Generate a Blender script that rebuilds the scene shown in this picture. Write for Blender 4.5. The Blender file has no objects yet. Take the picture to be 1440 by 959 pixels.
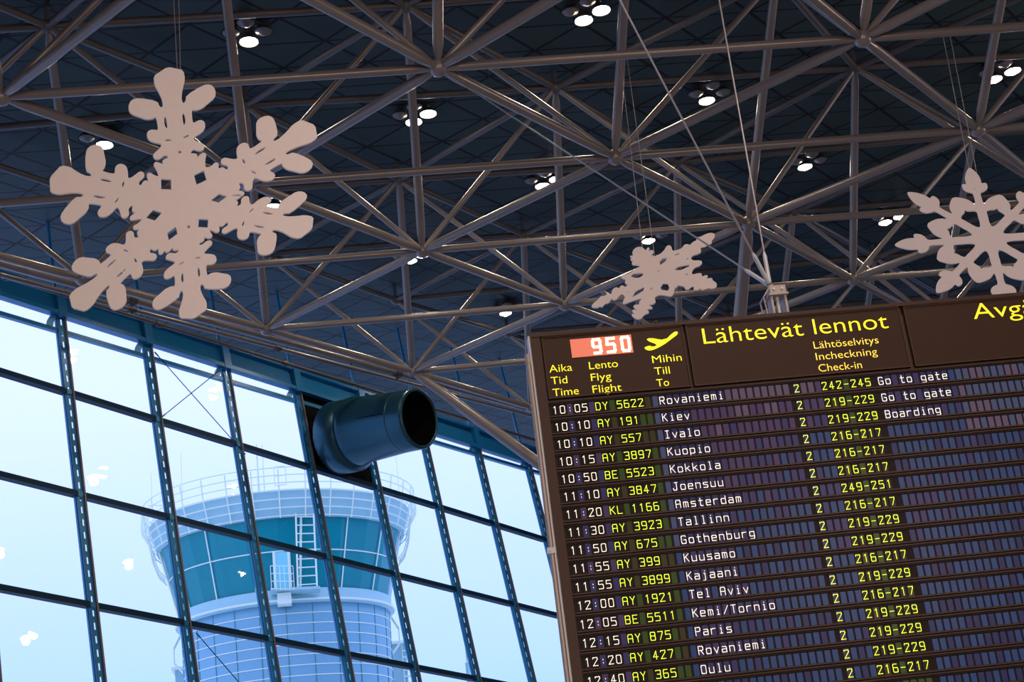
import bpy, bmesh, math, random
from mathutils import Vector, Matrix
random.seed(7)
V = Vector
scene = bpy.context.scene
COL = scene.collection
# ------------------------------------------------------------------ camera
FPX, PITCH, ROLL, YAW = 2060.07, 0.3491, -0.1191, 0.6382
W, H = 1440, 959
ZC = 1.6                                             # eye height over the hall floor
CAM = V((0, 0, ZC))
_f = V((math.cos(YAW)*math.cos(PITCH), math.sin(YAW)*math.cos(PITCH), math.sin(PITCH)))
_r = V((math.sin(YAW), -math.cos(YAW), 0)); _u = _r.cross(_f)
CR = math.cos(ROLL)*_r + math.sin(ROLL)*_u
CU = -math.sin(ROLL)*_r + math.cos(ROLL)*_u
CF = _f
cd = bpy.data.cameras.new('camera'); cam = bpy.data.objects.new('camera', cd); COL.objects.link(cam)
cd.sensor_width = 36; cd.lens = FPX/W*36; cd.clip_end = 2000; cd.clip_start = 0.05
m = Matrix.Identity(4)
for i in range(3):
    m[i][0] = CR[i]; m[i][1] = CU[i]; m[i][2] = -CF[i]; m[i][3] = CAM[i]
cam.matrix_world = m
scene.camera = cam
# ------------------------------------------------------------------ light and exposure
scene.view_settings.view_transform = 'Standard'
scene.view_settings.look = 'None'
scene.view_settings.gamma = 1
scene.view_settings.use_curve_mapping = False
scene.view_settings.exposure = 0.0
scene.cycles.use_denoising = True
scene.cycles.max_bounces = 8
scene.cycles.transparent_max_bounces = 24
scene.cycles.sample_clamp_indirect = 4
SKY_LOW = (0.54, 0.84, 1.70); SKY_HIGH = (0.93, 1.07, 1.85); SKY_STRENGTH = 1.0
HALL_POWER = 600; HALL_COL = (1.0, 0.73, 0.62)
BOWL_EMIT = 30; BOWL_WATT = 22
world = bpy.data.worlds.new('overcast_sky'); scene.world = world; world.use_nodes = True
nt = world.node_tree; nt.nodes.clear()
wo = nt.nodes.new('ShaderNodeOutputWorld'); bg = nt.nodes.new('ShaderNodeBackground')
tc = nt.nodes.new('ShaderNodeTexCoord'); sx = nt.nodes.new('ShaderNodeSeparateXYZ')
mr = nt.nodes.new('ShaderNodeMapRange'); mx = nt.nodes.new('ShaderNodeMix'); mx.data_type = 'RGBA'
nz = nt.nodes.new('ShaderNodeTexNoise'); nz.inputs['Scale'].default_value = 2.5; nz.inputs['Detail'].default_value = 3
ad = nt.nodes.new('ShaderNodeMath'); ad.operation = 'MULTIPLY_ADD'; ad.inputs[1].default_value = 0.12
nt.links.new(tc.outputs['Generated'], sx.inputs[0]); nt.links.new(tc.outputs['Generated'], nz.inputs['Vector'])
nt.links.new(nz.outputs['Fac'], ad.inputs[0]); nt.links.new(sx.outputs['Z'], ad.inputs[2])
nt.links.new(ad.outputs[0], mr.inputs['Value'])
mr.inputs['From Min'].default_value = 0.16; mr.inputs['From Max'].default_value = 0.38
nt.links.new(mr.outputs['Result'], mx.inputs['Factor'])
mx.inputs['A'].default_value = (*SKY_LOW, 1); mx.inputs['B'].default_value = (*SKY_HIGH, 1)
nt.links.new(mx.outputs['Result'], bg.inputs['Color']); bg.inputs['Strength'].default_value = SKY_STRENGTH
nt.links.new(bg.outputs[0], wo.inputs['Surface'])


def area_lamp(name, loc, target, size, power, col):
    d = bpy.data.lights.new(name, 'AREA'); d.shape = 'DISK'; d.size = size; d.energy = power; d.color = col
    o = bpy.data.objects.new(name, d); COL.objects.link(o); o.location = loc
    o.rotation_euler = (V(target)-V(loc)).to_track_quat('-Z', 'Y').to_euler()
    return o


# lamps of the lit hall behind the photographer
area_lamp('hall_lamp', (-5, -3, 5.5), (11, 9, 7), 3.0, HALL_POWER, HALL_COL)
area_lamp('hall_lamp', (4, -8, 6.5), (12, 8, 7), 3.0, HALL_POWER*0.7, HALL_COL)
area_lamp('hall_lamp', (24, -3, 10.0), (16, 9, 5), 2.5, HALL_POWER*0.55, HALL_COL)
area_lamp('hall_lamp', (8, 2, 11.0), (9, 4, 0), 3.0, HALL_POWER*0.5, HALL_COL)

# ------------------------------------------------------------------ helpers


def ray(px, py):
    return (CF*FPX + CR*(px-W/2) - CU*(py-H/2))


def atz(px, py, z):                                  # the point of height z over the floor seen at a pixel
    d = ray(px, py); return CAM + d*((z-ZC)/d.z)


def aty(px, py, y):
    d = ray(px, py); return CAM + d*(y/d.y)


def setp(o, label=None, cat=None, group=None, kind=None):
    if label: o['label'] = label
    if cat: o['category'] = cat
    if group: o['group'] = group
    if kind: o['kind'] = kind
    return o


def thing(name, loc, label=None, cat=None, group=None, kind=None):
    o = bpy.data.objects.new(name, None); COL.objects.link(o); o.location = loc
    o.empty_display_size = 0.2
    return setp(o, label, cat, group, kind)


def worldloc(o):
    p = V(o.location)
    while o.parent: o = o.parent; p += V(o.location)
    return p


class MB:
    """collects shapes in room coordinates and links them as one mesh object"""

    def __init__(s): s.v = []; s.f = []; s.mi = []; s.sm = []

    def add(s, vs, fs, mi=0, smooth=False):
        b = len(s.v); s.v += [tuple(v) for v in vs]
        for f in fs: s.f.append([b+i for i in f]); s.mi.append(mi); s.sm.append(smooth)

    def tube(s, a, b, r, n=14, mi=0, r2=None, caps=True):
        a, b = V(a), V(b); r2 = r if r2 is None else r2
        d = (b-a).normalized(); x = d.orthogonal().normalized(); y = d.cross(x)
        vs = []
        for P, R in ((a, r), (b, r2)):
            for k in range(n):
                t = 2*math.pi*k/n; vs.append(P + x*(R*math.cos(t)) + y*(R*math.sin(t)))
        s.add(vs, [[k, (k+1) % n, n+(k+1) % n, n+k] for k in range(n)], mi, True)
        if caps:
            s.add(vs[:n], [list(range(n))[::-1]], mi); s.add(vs[n:], [list(range(n))], mi)
        return s

    def path(s, pts, r, n=8, mi=0):
        for a, b in zip(pts[:-1], pts[1:]): s.tube(a, b, r, n, mi)
        return s

    def box(s, c, ax, ay, az, mi=0):                   # half-extent vectors
        c = V(c); vs = []
        for i in (-1, 1):
            for j in (-1, 1):
                for k in (-1, 1): vs.append(c + V(ax)*i + V(ay)*j + V(az)*k)
        s.add(vs, [[0, 1, 3, 2], [4, 6, 7, 5], [0, 4, 5, 1], [2, 3, 7, 6], [0, 2, 6, 4], [1, 5, 7, 3]], mi)
        return s

    def lathe(s, c, axis, prof, n=40, mi=0, ang=(0, 2*math.pi), ref=None, mis=None, smooth=True, closed=False):
        c = V(c); z = V(axis).normalized()
        x = (V(ref) - z*V(ref).dot(z)).normalized() if ref else z.orthogonal().normalized()
        y = z.cross(x); full = abs(ang[1]-ang[0]-2*math.pi) < 1e-6
        cnt = n if full else n+1; vs = []
        for r, h in prof:
            for k in range(cnt):
                t = ang[0]+(ang[1]-ang[0])*k/n
                vs.append(c + z*h + x*(r*math.cos(t)) + y*(r*math.sin(t)))
        for q in range(len(prof)-1):
            fs = []
            for k in range(n):
                k2 = (k+1) % cnt
                fs.append([q*cnt+k, q*cnt+k2, (q+1)*cnt+k2, (q+1)*cnt+k])
            b = len(s.v) if q == 0 else b
            if q == 0: s.v += [tuple(v) for v in vs]
            for f in fs: s.f.append([b+i for i in f]); s.mi.append(mis[q] if mis else mi); s.sm.append(smooth)
        return s

    def ball(s, c, r, n=12, mi=0):
        prof = [(max(r*math.sin(math.pi*k/8), 1e-4), -r*math.cos(math.pi*k/8)) for k in range(9)]
        return s.lathe(c, (0, 0, 1), prof, n, mi)

    def mesh(s, me, M, mi=0):                           # adds an existing mesh through a matrix
        s.add([M @ v.co for v in me.vertices], [list(p.vertices) for p in me.polygons], mi)
        return s

    def build(s, name, mats, parent=None, label=None, cat=None, group=None, kind=None):
        me = bpy.data.meshes.new(name)
        off = worldloc(parent) if parent else V((0, 0, 0))
        if not parent and s.v:
            lo = [min(v[i] for v in s.v) for i in range(3)]; hi = [max(v[i] for v in s.v) for i in range(3)]
            off = V(((lo[0]+hi[0])/2, (lo[1]+hi[1])/2, lo[2]))
        me.from_pydata([tuple(V(v)-off) for v in s.v], [], s.f)
        for mt in (mats if isinstance(mats, (list, tuple)) else [mats]): me.materials.append(mt)
        me.polygons.foreach_set('material_index', s.mi); me.polygons.foreach_set('use_smooth', s.sm)
        me.update()
        o = bpy.data.objects.new(name, me); COL.objects.link(o)
        if parent: o.parent = parent
        else: o.location = off
        return setp(o, label, cat, group, kind)


def flat_mesh(loops, depth, bevel=0.0):
    """filled outlines (holes by even-odd) with real thickness, in the XY plane, centred on z = 0"""
    cu = bpy.data.curves.new('outline', 'CURVE'); cu.dimensions = '2D'; cu.fill_mode = 'BOTH'
    cu.extrude = depth/2; cu.bevel_depth = bevel; cu.bevel_resolution = 0
    for lp in loops:
        sp = cu.splines.new('POLY'); sp.points.add(len(lp)-1)
        for k, q in enumerate(lp): sp.points[k].co = (q[0], q[1], 0, 1)
        sp.use_cyclic_u = True
    o = bpy.data.objects.new('outline', cu); COL.objects.link(o)
    dg = bpy.context.evaluated_depsgraph_get(); me = bpy.data.meshes.new_from_object(o.evaluated_get(dg))
    bpy.data.objects.remove(o); bpy.data.curves.remove(cu)
    return me


def text_mesh(body, depth=0.004):
    cu = bpy.data.curves.new('lettering', 'FONT'); cu.body = body; cu.size = 1; cu.extrude = 0.0; cu.offset = -0.008
    cu.resolution_u = 4
    o = bpy.data.objects.new('lettering', cu); COL.objects.link(o)
    dg = bpy.context.evaluated_depsgraph_get(); me = bpy.data.meshes.new_from_object(o.evaluated_get(dg))
    bpy.data.objects.remove(o); bpy.data.curves.remove(cu)
    return me


def smooth_loop(pts, it=1):
    for _ in range(it):
        q = []
        for k in range(len(pts)):
            a, b = V(pts[k]), V(pts[(k+1) % len(pts)])
            q += [a*0.75+b*0.25, a*0.25+b*0.75]
        pts = q
    return pts


def mat(name, col, rough=0.5, metal=0.0, emit=None, es=1.0, noise=0.0, nscale=8.0, bump=0.0, spec=0.5):
    mt = bpy.data.materials.new(name); mt.use_nodes = True
    n = mt.node_tree; b = n.nodes['Principled BSDF']
    b.inputs['Base Color'].default_value = (*col, 1); b.inputs['Roughness'].default_value = rough
    b.inputs['Metallic'].default_value = metal; b.inputs['Specular IOR Level'].default_value = spec
    if emit:
        b.inputs['Emission Color'].default_value = (*emit, 1); b.inputs['Emission Strength'].default_value = es
    if noise or bump:
        t = n.nodes.new('ShaderNodeTexCoord'); z = n.nodes.new('ShaderNodeTexNoise')
        z.inputs['Scale'].default_value = nscale; z.inputs['Detail'].default_value = 4
        n.links.new(t.outputs['Object'], z.inputs['Vector'])
        if noise:
            h = n.nodes.new('ShaderNodeMix'); h.data_type = 'RGBA'
            h.inputs['A'].default_value = (*[c*(1-noise) for c in col], 1)
            h.inputs['B'].default_value = (*[min(1, c*(1+noise)) for c in col], 1)
            n.links.new(z.outputs['Fac'], h.inputs['Factor']); n.links.new(h.outputs['Result'], b.inputs['Base Color'])
        if bump:
            bp = n.nodes.new('ShaderNodeBump'); bp.inputs['Strength'].default_value = bump
            n.links.new(z.outputs['Fac'], bp.inputs['Height']); n.links.new(bp.outputs[0], b.inputs['Normal'])
    return mt


def glass_mat(name, tint, refl=0.06):
    mt = bpy.data.materials.new(name); mt.use_nodes = True; n = mt.node_tree; n.nodes.clear()
    o = n.nodes.new('ShaderNodeOutputMaterial'); t = n.nodes.new('ShaderNodeBsdfTransparent')
    g = n.nodes.new('ShaderNodeBsdfGlossy'); x = n.nodes.new('ShaderNodeMixShader'); fr = n.nodes.new('ShaderNodeLayerWeight')
    fr.inputs['Blend'].default_value = 0.10; ml = n.nodes.new('ShaderNodeMath'); ml.operation = 'MULTIPLY_ADD'
    ml.inputs[1].default_value = 0.5; ml.inputs[2].default_value = refl*0.5; n.links.new(fr.outputs['Fresnel'], ml.inputs[0]); ml.inputs[1].default_value = 0.0
    t.inputs['Color'].default_value = (*tint, 1); g.inputs['Roughness'].default_value = 0.015
    n.links.new(ml.outputs[0], x.inputs['Fac'])
    n.links.new(t.outputs[0], x.inputs[1]); n.links.new(g.outputs[0], x.inputs[2]); n.links.new(x.outputs[0], o.inputs['Surface'])
    return mt


# ------------------------------------------------------------------ materials
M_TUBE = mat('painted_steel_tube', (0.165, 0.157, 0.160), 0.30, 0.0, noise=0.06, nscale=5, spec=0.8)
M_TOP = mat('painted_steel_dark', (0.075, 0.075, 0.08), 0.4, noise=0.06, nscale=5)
M_FRAME = mat('window_steel', (0.012, 0.20, 0.42), 0.35, 0.1, noise=0.08)
M_LIP = mat('post_lip_steel', (0.17, 0.15, 0.17), 0.45, noise=0.08)
M_BAR = mat('transom_steel', (0.003, 0.030, 0.060), 0.5, 0.0, noise=0.1, spec=0.12)
M_FASCIA = mat('fascia_sheet', (0.008, 0.20, 0.48), 0.35, 0.1, noise=0.08)
M_BLACK = mat('black_sheet', (0.003, 0.004, 0.006), 0.8, noise=0.1, spec=0.08)
M_DUCT = mat('duct_grey', (0.018, 0.085, 0.120), 0.32, 0.6, noise=0.08, nscale=4)
M_FLAKE = mat('painted_board_white', (0.86, 0.83, 0.83), 0.7, noise=0.03, nscale=14, bump=0.05)
M_WIRE = mat('hanging_wire', (0.35, 0.35, 0.36), 0.4, 0.6, noise=0.05)
M_BROWN = mat('board_brown_steel', (0.050, 0.027, 0.017), 0.45, 0.1, noise=0.1, spec=0.35)
M_PANEL = mat('board_header_face', (0.040, 0.021, 0.012), 0.55, noise=0.1, nscale=3, spec=0.25)
M_DARKROW = mat('board_row_dark', (0.010, 0.006, 0.006), 0.5, noise=0.1, spec=0.2)
M_ALU = mat('brushed_aluminium', (0.55, 0.60, 0.66), 0.45, 0.25, noise=0.05)
M_POST = mat('warm_grey_post', (0.42, 0.38, 0.36), 0.4, 0.2, noise=0.05)
M_YELLOW = mat('lit_yellow_lettering', (0.9, 0.8, 0.02), 0.5, emit=(1.0, 0.84, 0.015), es=1.05)
M_AMBER = mat('lit_amber_lettering', (0.9, 0.7, 0.1), 0.5, emit=(1.0, 0.70, 0.06), es=1.0)
M_LIME = mat('lit_lime_lettering', (0.7, 0.9, 0.05), 0.5, emit=(0.80, 0.98, 0.03), es=1.1)
M_CREAM = mat('lit_cream_lettering', (0.9, 0.85, 0.75), 0.5, emit=(1.0, 0.88, 0.72), es=0.95)
M_CLOCKBG = mat('clock_display_face', (0.5, 0.15, 0.1), 0.4, emit=(0.72, 0.17, 0.10), es=0.75)
M_CLOCK = mat('clock_digit', (1, 0.95, 0.7), 0.4, emit=(1.0, 0.93, 0.62), es=1.6)
M_BULB = mat('lit_lamp_glass', (1, 0.9, 0.8), 0.4, emit=(1.0, 0.80, 0.60), es=BOWL_EMIT)
M_DULL = mat('unlit_lamp_glass', (0.16, 0.17, 0.19), 0.3, noise=0.05)
M_BOWL = mat('lamp_bowl_metal', (0.12, 0.125, 0.135), 0.35, 0.5, noise=0.05)
M_GLASS = glass_mat('window_glass', (0.955, 0.985, 0.99))
M_FIN = mat('pale_blue_stay', (0.14, 0.52, 0.85), 0.4, noise=0.05)
M_WALL = mat('hall_wall_paint', (0.30, 0.28, 0.27), 0.8, noise=0.08, nscale=2)
M_FLOOR = mat('hall_floor_stone', (0.42, 0.38, 0.34), 0.35, noise=0.12, nscale=1.5)
M_SNOW = mat('snowy_ground', (0.75, 0.80, 0.84), 0.8, noise=0.08, nscale=0.2)


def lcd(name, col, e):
    return mat(name, tuple(c*0.15 for c in col), 0.36, emit=col, es=e*0.78, spec=0.25)  # backlight leak, with the blue window's reflection painted into the glow


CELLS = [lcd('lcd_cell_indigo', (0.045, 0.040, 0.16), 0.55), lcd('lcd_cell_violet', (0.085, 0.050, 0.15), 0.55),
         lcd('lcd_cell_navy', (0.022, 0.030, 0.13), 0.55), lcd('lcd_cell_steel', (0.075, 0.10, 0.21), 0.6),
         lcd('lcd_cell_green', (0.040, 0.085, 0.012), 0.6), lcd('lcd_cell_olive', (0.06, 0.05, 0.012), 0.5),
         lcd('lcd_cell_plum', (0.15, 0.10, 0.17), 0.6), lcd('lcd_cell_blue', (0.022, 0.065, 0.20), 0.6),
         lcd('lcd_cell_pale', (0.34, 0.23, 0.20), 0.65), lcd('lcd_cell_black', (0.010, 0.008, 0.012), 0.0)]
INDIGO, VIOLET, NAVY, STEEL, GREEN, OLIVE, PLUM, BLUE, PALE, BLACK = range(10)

# ------------------------------------------------------------------ roof lattice numbers
OX, OY, HB = 11.8201, 9.303, 8.9932 + ZC
LA, LBX, LBY = 3.6, 0.2193, 3.7574
HT = HB + 2.4
DEL = 0.42
ZCEIL = HT + 0.30


def lat(i, j, z=HB): return V((OX + LA*i + LBX*j, OY + LBY*j, z))


SNAP_B = {(0, 0): (616, 95.2), (1, 0): (865, 221), (2, 0): (1052, 314), (3, 0): (1199.5, 392.5), (0, 1): (349, 258), (1, 1): (594, 352.5),
          (2, 1): (793.4, 427.5), (0, 2): (116, 391.7), (1, 2): (375, 463), (2, 2): (580, 522.5), (1, -1): (1212.5, 54), (2, -1): (1375, 181.7),
          (-1, 1): (1.5, 136), (3, 2): (746.7, 573)}
SNAP_T = {(-1, 1): (66.7, 36.7), (0, 0): (570.8, 7.5), (0, 1): (345, 148), (1, 0): (780.8, 123.3), (2, -1): (1202.5, 95), (1, 1): (560.8, 252.5),
          (2, 0): (951.7, 228), (2, 2): (556, 421.7), (2, 1): (735.8, 330)}
BI = [(i, j) for i in range(-3, 7) for j in range(-3, 3) if -3 <= i+j <= 7]
BN = {k: (atz(*SNAP_B[k], HB) if k in SNAP_B else lat(*k)) for k in BI}
TN = {}
for i in range(-4, 8):
    for j in range(-4, 3):
        TN[(i, j)] = atz(*SNAP_T[(i, j)], HT) if (i, j) in SNAP_T else lat(i+DEL, j+DEL, HT)

# ------------------------------------------------------------------ the hall
X0, X1, Y0, Y1 = -14, 46, -14, 21
WY, WZ, LEAN = 19.702, 8.8959 + ZC, 0.152            # leaning window plane
WX0, WSP = 13.93, 1.8


def wy(z): return WY + LEAN*(z-WZ)


MB().box((16, 3.5, -0.1), (30, 0, 0), (0, 17.5, 0), (0, 0, 0.1)).build('floor', M_FLOOR, kind='structure')
# ceiling of flat panels with dark slots along three directions
mc = mat('ceiling_panels', (0.034, 0.054, 0.063), 0.6, spec=0.2)
n = mc.node_tree; b = n.nodes['Principled BSDF']
g = n.nodes.new('ShaderNodeNewGeometry'); sp = n.nodes.new('ShaderNodeSeparateXYZ'); n.links.new(g.outputs['Position'], sp.inputs[0])


def mth(op, a, c=None, d=None):
    q = n.nodes.new('ShaderNodeMath'); q.operation = op
    for k, v in enumerate((a, c, d)):
        if v is None: continue
        if isinstance(v, (int, float)): q.inputs[k].default_value = v
        else: n.links.new(v, q.inputs[k])
    return q.outputs[0]


jj = mth('MULTIPLY_ADD', sp.outputs['Y'], 1/LBY, -OY/LBY)
ii = mth('MULTIPLY_ADD', mth('MULTIPLY_ADD', jj, -LBX, sp.outputs['X']), 1/LA, -OX/LA)
lines = None
for val, off in ((ii, -DEL), (jj, -DEL), (mth('ADD', ii, jj), -2*DEL)):
    t = mth('FRACT', mth('MULTIPLY_ADD', val, 4.0, off*4+0.5+40))
    l = mth('LESS_THAN', mth('ABSOLUTE', mth('SUBTRACT', t, 0.5)), 0.026)
    lines = l if lines is None else mth('MAXIMUM', lines, l)
mxx = n.nodes.new('ShaderNodeMix'); mxx.data_type = 'RGBA'; n.links.new(lines, mxx.inputs['Factor'])
mxx.inputs['A'].default_value = (0.030, 0.056, 0.062, 1); mxx.inputs['B'].default_value = (0.004, 0.004, 0.005, 1)
n.links.new(mxx.outputs['Result'], b.inputs['Base Color'])
g_ = MB(); cp = [(-15, -14.2), (53, -14.2), (53, 27.35), (-15, 19.75)]
g_.add([(x, y, ZCEIL) for x, y in cp]+[(x, y, ZCEIL+0.2) for x, y in cp], [[3, 2, 1, 0], [4, 5, 6, 7], [0, 1, 5, 4], [1, 2, 6, 5], [2, 3, 7, 6], [3, 0, 4, 7]])
g_.build('ceiling', mc, kind='structure')
MB().box((X0-0.1, 3.5, ZCEIL/2), (0.1, 0, 0), (0, 17.5, 0), (0, 0, ZCEIL/2)).build('wall_left', M_WALL, kind='structure')
MB().box((X1+0.1, 3.5, 4.2), (0.1, 0, 0), (0, 17.5, 0), (0, 0, 4.2)).build('wall_right', M_WALL, kind='structure')
MB().box((X1+0.05, 3.5, (ZCEIL+8.4)/2), (0.012, 0, 0), (0, 17.5, 0), (0, 0, (ZCEIL-8.4)/2)).build('window_19', M_GLASS, kind='structure')
MB().box((16, Y0-0.1, ZCEIL/2), (30.2, 0, 0), (0, 0.1, 0), (0, 0, ZCEIL/2)).build('wall_back', M_WALL, kind='structure')

# window lines: height at x for head, first bar and the regular transoms
HEADZ = lambda x: ZC + 9.80 - 0.066*(x-13.5)
T0Z = lambda x: ZC + 9.50 - 0.054*(x-14.0)
TZ = lambda k: (lambda x: ZC + (8.34, 6.52, 4.675, 2.83, 0.985)[k] - 0.1005*(x-14.0))
BAYS = range(-6, 12)


def wpt(x, z, inn=0.0): return V((x, wy(z)-inn, z))


xl, xr = WX0+WSP*BAYS[0]-0.1, WX0+WSP*(BAYS[-1]+1)+0.1
for a, bb in ((X0, xl), (xr, X1)):                     # solid wall either side of the glazing
    q = MB(); vs = []
    for x in (a, bb):
        for z in (0, ZCEIL):
            vs += [wpt(x, z), wpt(x, z, -0.2)]
    q.add(vs, [[0, 2, 6, 4], [1, 5, 7, 3], [0, 1, 3, 2], [4, 6, 7, 5], [0, 4, 5, 1], [2, 3, 7, 6]])
    q.build('wall_front', M_WALL, kind='structure')
def wbar(x0, x1, zf, half, d0, d1, mb, mi=0):          # a bar along the window between depths d0..d1
    vs = []
    for x in (x0, x1):
        for dz in (-half, half):
            for d in (d0, d1): vs.append(wpt(x, zf(x)+dz, d))
    mb.add(vs, [[0, 1, 3, 2], [4, 6, 7, 5], [0, 4, 5, 1], [2, 3, 7, 6], [0, 2, 6, 4], [1, 5, 7, 3]], mi)


slot_cache = {}


def slot_plate(length, width, pitch=0.215, sl=0.115, sw=0.032, th=0.012):
    """one perforated strip: a grid of faces with the slots left open and their edges closed"""
    key = round(length, 2)
    if key in slot_cache: return slot_cache[key]
    xs = [-width/2, -sw/2, sw/2, width/2]; ys = [0.0]; holes = set(); k = 0.14
    while k+sl < length-0.05:
        ys += [k, k+sl]; holes.add((1, len(ys)-2)); k += pitch
    ys.append(length); nx, ny = 4, len(ys)
    vs = [(x, y, z) for z in (-th/2, th/2) for y in ys for x in xs]; fs = []
    at = lambda ix, iy, iz: iz*nx*ny + iy*nx + ix
    solid = lambda cx, cy: 0 <= cx < nx-1 and 0 <= cy < ny-1 and (cx, cy) not in holes
    for cy in range(ny-1):
        for cx in range(nx-1):
            if not solid(cx, cy): continue
            a, b_, c, d = (cx, cy), (cx+1, cy), (cx+1, cy+1), (cx, cy+1)
            fs.append([at(*q, 1) for q in (a, b_, c, d)]); fs.append([at(*q, 0) for q in (d, c, b_, a)])
            for p, q, nb in ((a, b_, (cx, cy-1)), (b_, c, (cx+1, cy)), (c, d, (cx, cy+1)), (d, a, (cx-1, cy))):
                if not solid(*nb): fs.append([at(*p, 0), at(*q, 0), at(*q, 1), at(*p, 1)])
    me = bpy.data.meshes.new('slot_plate'); me.from_pydata(vs, [], fs); me.update()
    slot_cache[key] = me
    return me


MD = V((0, LEAN, 1)).normalized(); MNIN = V((0, -1, LEAN)).normalized()
NOZ_BAY = 3
for bi, k in enumerate(BAYS):
    x0, x1 = WX0+WSP*k, WX0+WSP*(k+1)
    w = thing('window_%d' % (bi+1), wpt((x0+x1)/2, 0), kind='structure')
    levels = [lambda x: 0.0+0*x] + [TZ(i) for i in (4, 3, 2, 1, 0)] + [T0Z, HEADZ]
    for li in range(7):
        if k == NOZ_BAY and li >= 5: continue
        g = MB(); vs = []
        for d in (0.01, -0.01):
            for x, f in ((x0, levels[li]), (x1, levels[li]), (x1, levels[li+1]), (x0, levels[li+1])):
                vs.append(wpt(x, f(x), d))
        g.add(vs, [[0, 3, 2, 1], [4, 5, 6, 7], [0, 1, 5, 4], [1, 2, 6, 5], [2, 3, 7, 6], [3, 0, 4, 7]])
        g.build('glass_pane', M_GLASS, w)
    for i in range(5):
        g = MB(); wbar(x0+0.055, x1-0.055, TZ(i), 0.047, -0.05, 0.10, g); wbar(x0+0.055, x1-0.055, lambda x: TZ(i)(x)+0.052, 0.008, -0.03, 0.07, g)
        g.build('transom', M_BAR, w)
    g = MB(); wbar(x0+0.055, x1-0.055, T0Z, 0.038, -0.04, 0.05, g); g.build('head_bar', M_FRAME, w)
    g = MB(); vs = []
    for d in (0.01, -0.01):
        for x, z in ((x0, HEADZ(x0)+0.49), (x1, HEADZ(x1)+0.49), (x1, ZCEIL), (x0, ZCEIL)): vs.append(wpt(x, z, d))
    g.add(vs, [[0, 3, 2, 1], [4, 5, 6, 7], [0, 1, 5, 4], [1, 2, 6, 5], [2, 3, 7, 6], [3, 0, 4, 7]])
    g.build('clerestory_pane', M_GLASS, w)
    g = MB(); g.tube(wpt(x0, HEADZ(x0)+0.45, 0.0), wpt(x0, ZCEIL, 0.0), 0.03, 10); g.build('clerestory_bar', M_FRAME, w)
    # slotted post
    zt = HEADZ(x0)+0.05; L = zt/MD.z
    b0 = wpt(x0, 0, 0.0)
    g = MB()
    for off, hw, d0, d1 in ((-0.062, 0.008, 0.0, 0.072), (-0.078, 0.005, 0.0, 0.04)):
        c = b0 + V((off, 0, 0)) + MD*(L/2) + MNIN*((d0+d1)/2)
        g.box(c, (hw, 0, 0), MNIN*((d1-d0)/2), MD*(L/2))
    for i in range(5):                                  # cleats where the transoms meet the post
        c = wpt(x0, TZ(i)(x0), 0.075); g.box(c, (0.060, 0, 0), MNIN*0.012, MD*0.045)
    Mx = Matrix.Identity(4)
    for r_ in range(3):
        Mx[r_][0] = (1, 0, 0)[r_]; Mx[r_][1] = MD[r_]; Mx[r_][2] = MNIN[r_]; Mx[r_][3] = (b0 + MNIN*0.066)[r_]
    post = g.build('slotted_post', M_FRAME, w)
    MB().mesh(slot_plate(L, 0.128), Mx).build('slot_plate', M_FRAME, post)
    c = b0 + V((0.072, 0, 0)) + MD*(L/2) + MNIN*0.065
    MB().box(c, (0.015, 0, 0), MNIN*0.040, MD*(L/2)).build('post_lip', M_LIP, post)
    # small curved stay under the head, beside the next post
    if -4 <= k <= 8 and k != NOZ_BAY:
        xs = x1-0.30; pts = []
        za, zb = T0Z(xs)+0.03, HEADZ(xs)
        for t in range(7):
            u = t/6; pts.append((xs + 0.02 + 0.13*u**1.7, za + (zb-za)*u))
        g = MB()
        for (xa, a_), (xb, b_) in zip(pts[:-1], pts[1:]):
            vs = []
            for d in (0.03, 0.05): vs += [wpt(xa, a_, d), wpt(xa+0.12, a_, d), wpt(xb+0.13, b_, d), wpt(xb, b_, d)]
            g.add(vs, [[0, 1, 2, 3], [7, 6, 5, 4], [0, 4, 5, 1], [2, 6, 7, 3], [1, 5, 6, 2], [0, 3, 7, 4]])
        g.build('head_stay', M_FIN, w, label='pale blue curved stay')

# fascia beam over the glazing with a stiffener at each post
fz = thing('trim_1', wpt(20, HEADZ(20)), kind='structure')
g = MB()
vs = []
for x in (xl, xr):
    h0 = HEADZ(x)
    for y_, z_ in ((0.16, h0-0.01), (0.16, h0+0.07), (0.09, h0+0.10), (0.05, h0+0.42), (0.14, h0+0.44), (0.14, h0+0.50), (0.0, h0+0.50), (0.0, h0-0.01)):
        vs.append(wpt(x, z_, y_))
g.add(vs, [[k, (k+1) % 8, 8+(k+1) % 8, 8+k] for k in range(8)] + [list(range(8)), list(range(15, 7, -1))])
g.build('fascia_beam', M_FASCIA, fz)
for k in BAYS:
    x = WX0+WSP*k; h0 = HEADZ(x); g = MB()
    g.box(wpt(x-0.01, h0+0.22, 0.12), (0.085, 0, 0), MNIN*0.05, MD*0.25)
    g.build('stiffener', M_FASCIA, fz)

# ------------------------------------------------------------------ roof space frame
sf = thing('roof_space_frame', lat(1, 0, HB), 'grey tubular steel space frame hung under the dark panelled ceiling', 'roof truss')


def ok(a, bb): return a in BN and bb in BN


def inview(P, mg=260):
    d = P-CAM; z = d.dot(CF)
    if z < 1: return False
    x = W/2+FPX*d.dot(CR)/z; y = H/2-FPX*d.dot(CU)/z
    return -mg < x < W+mg and -mg < y < H+mg


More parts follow.
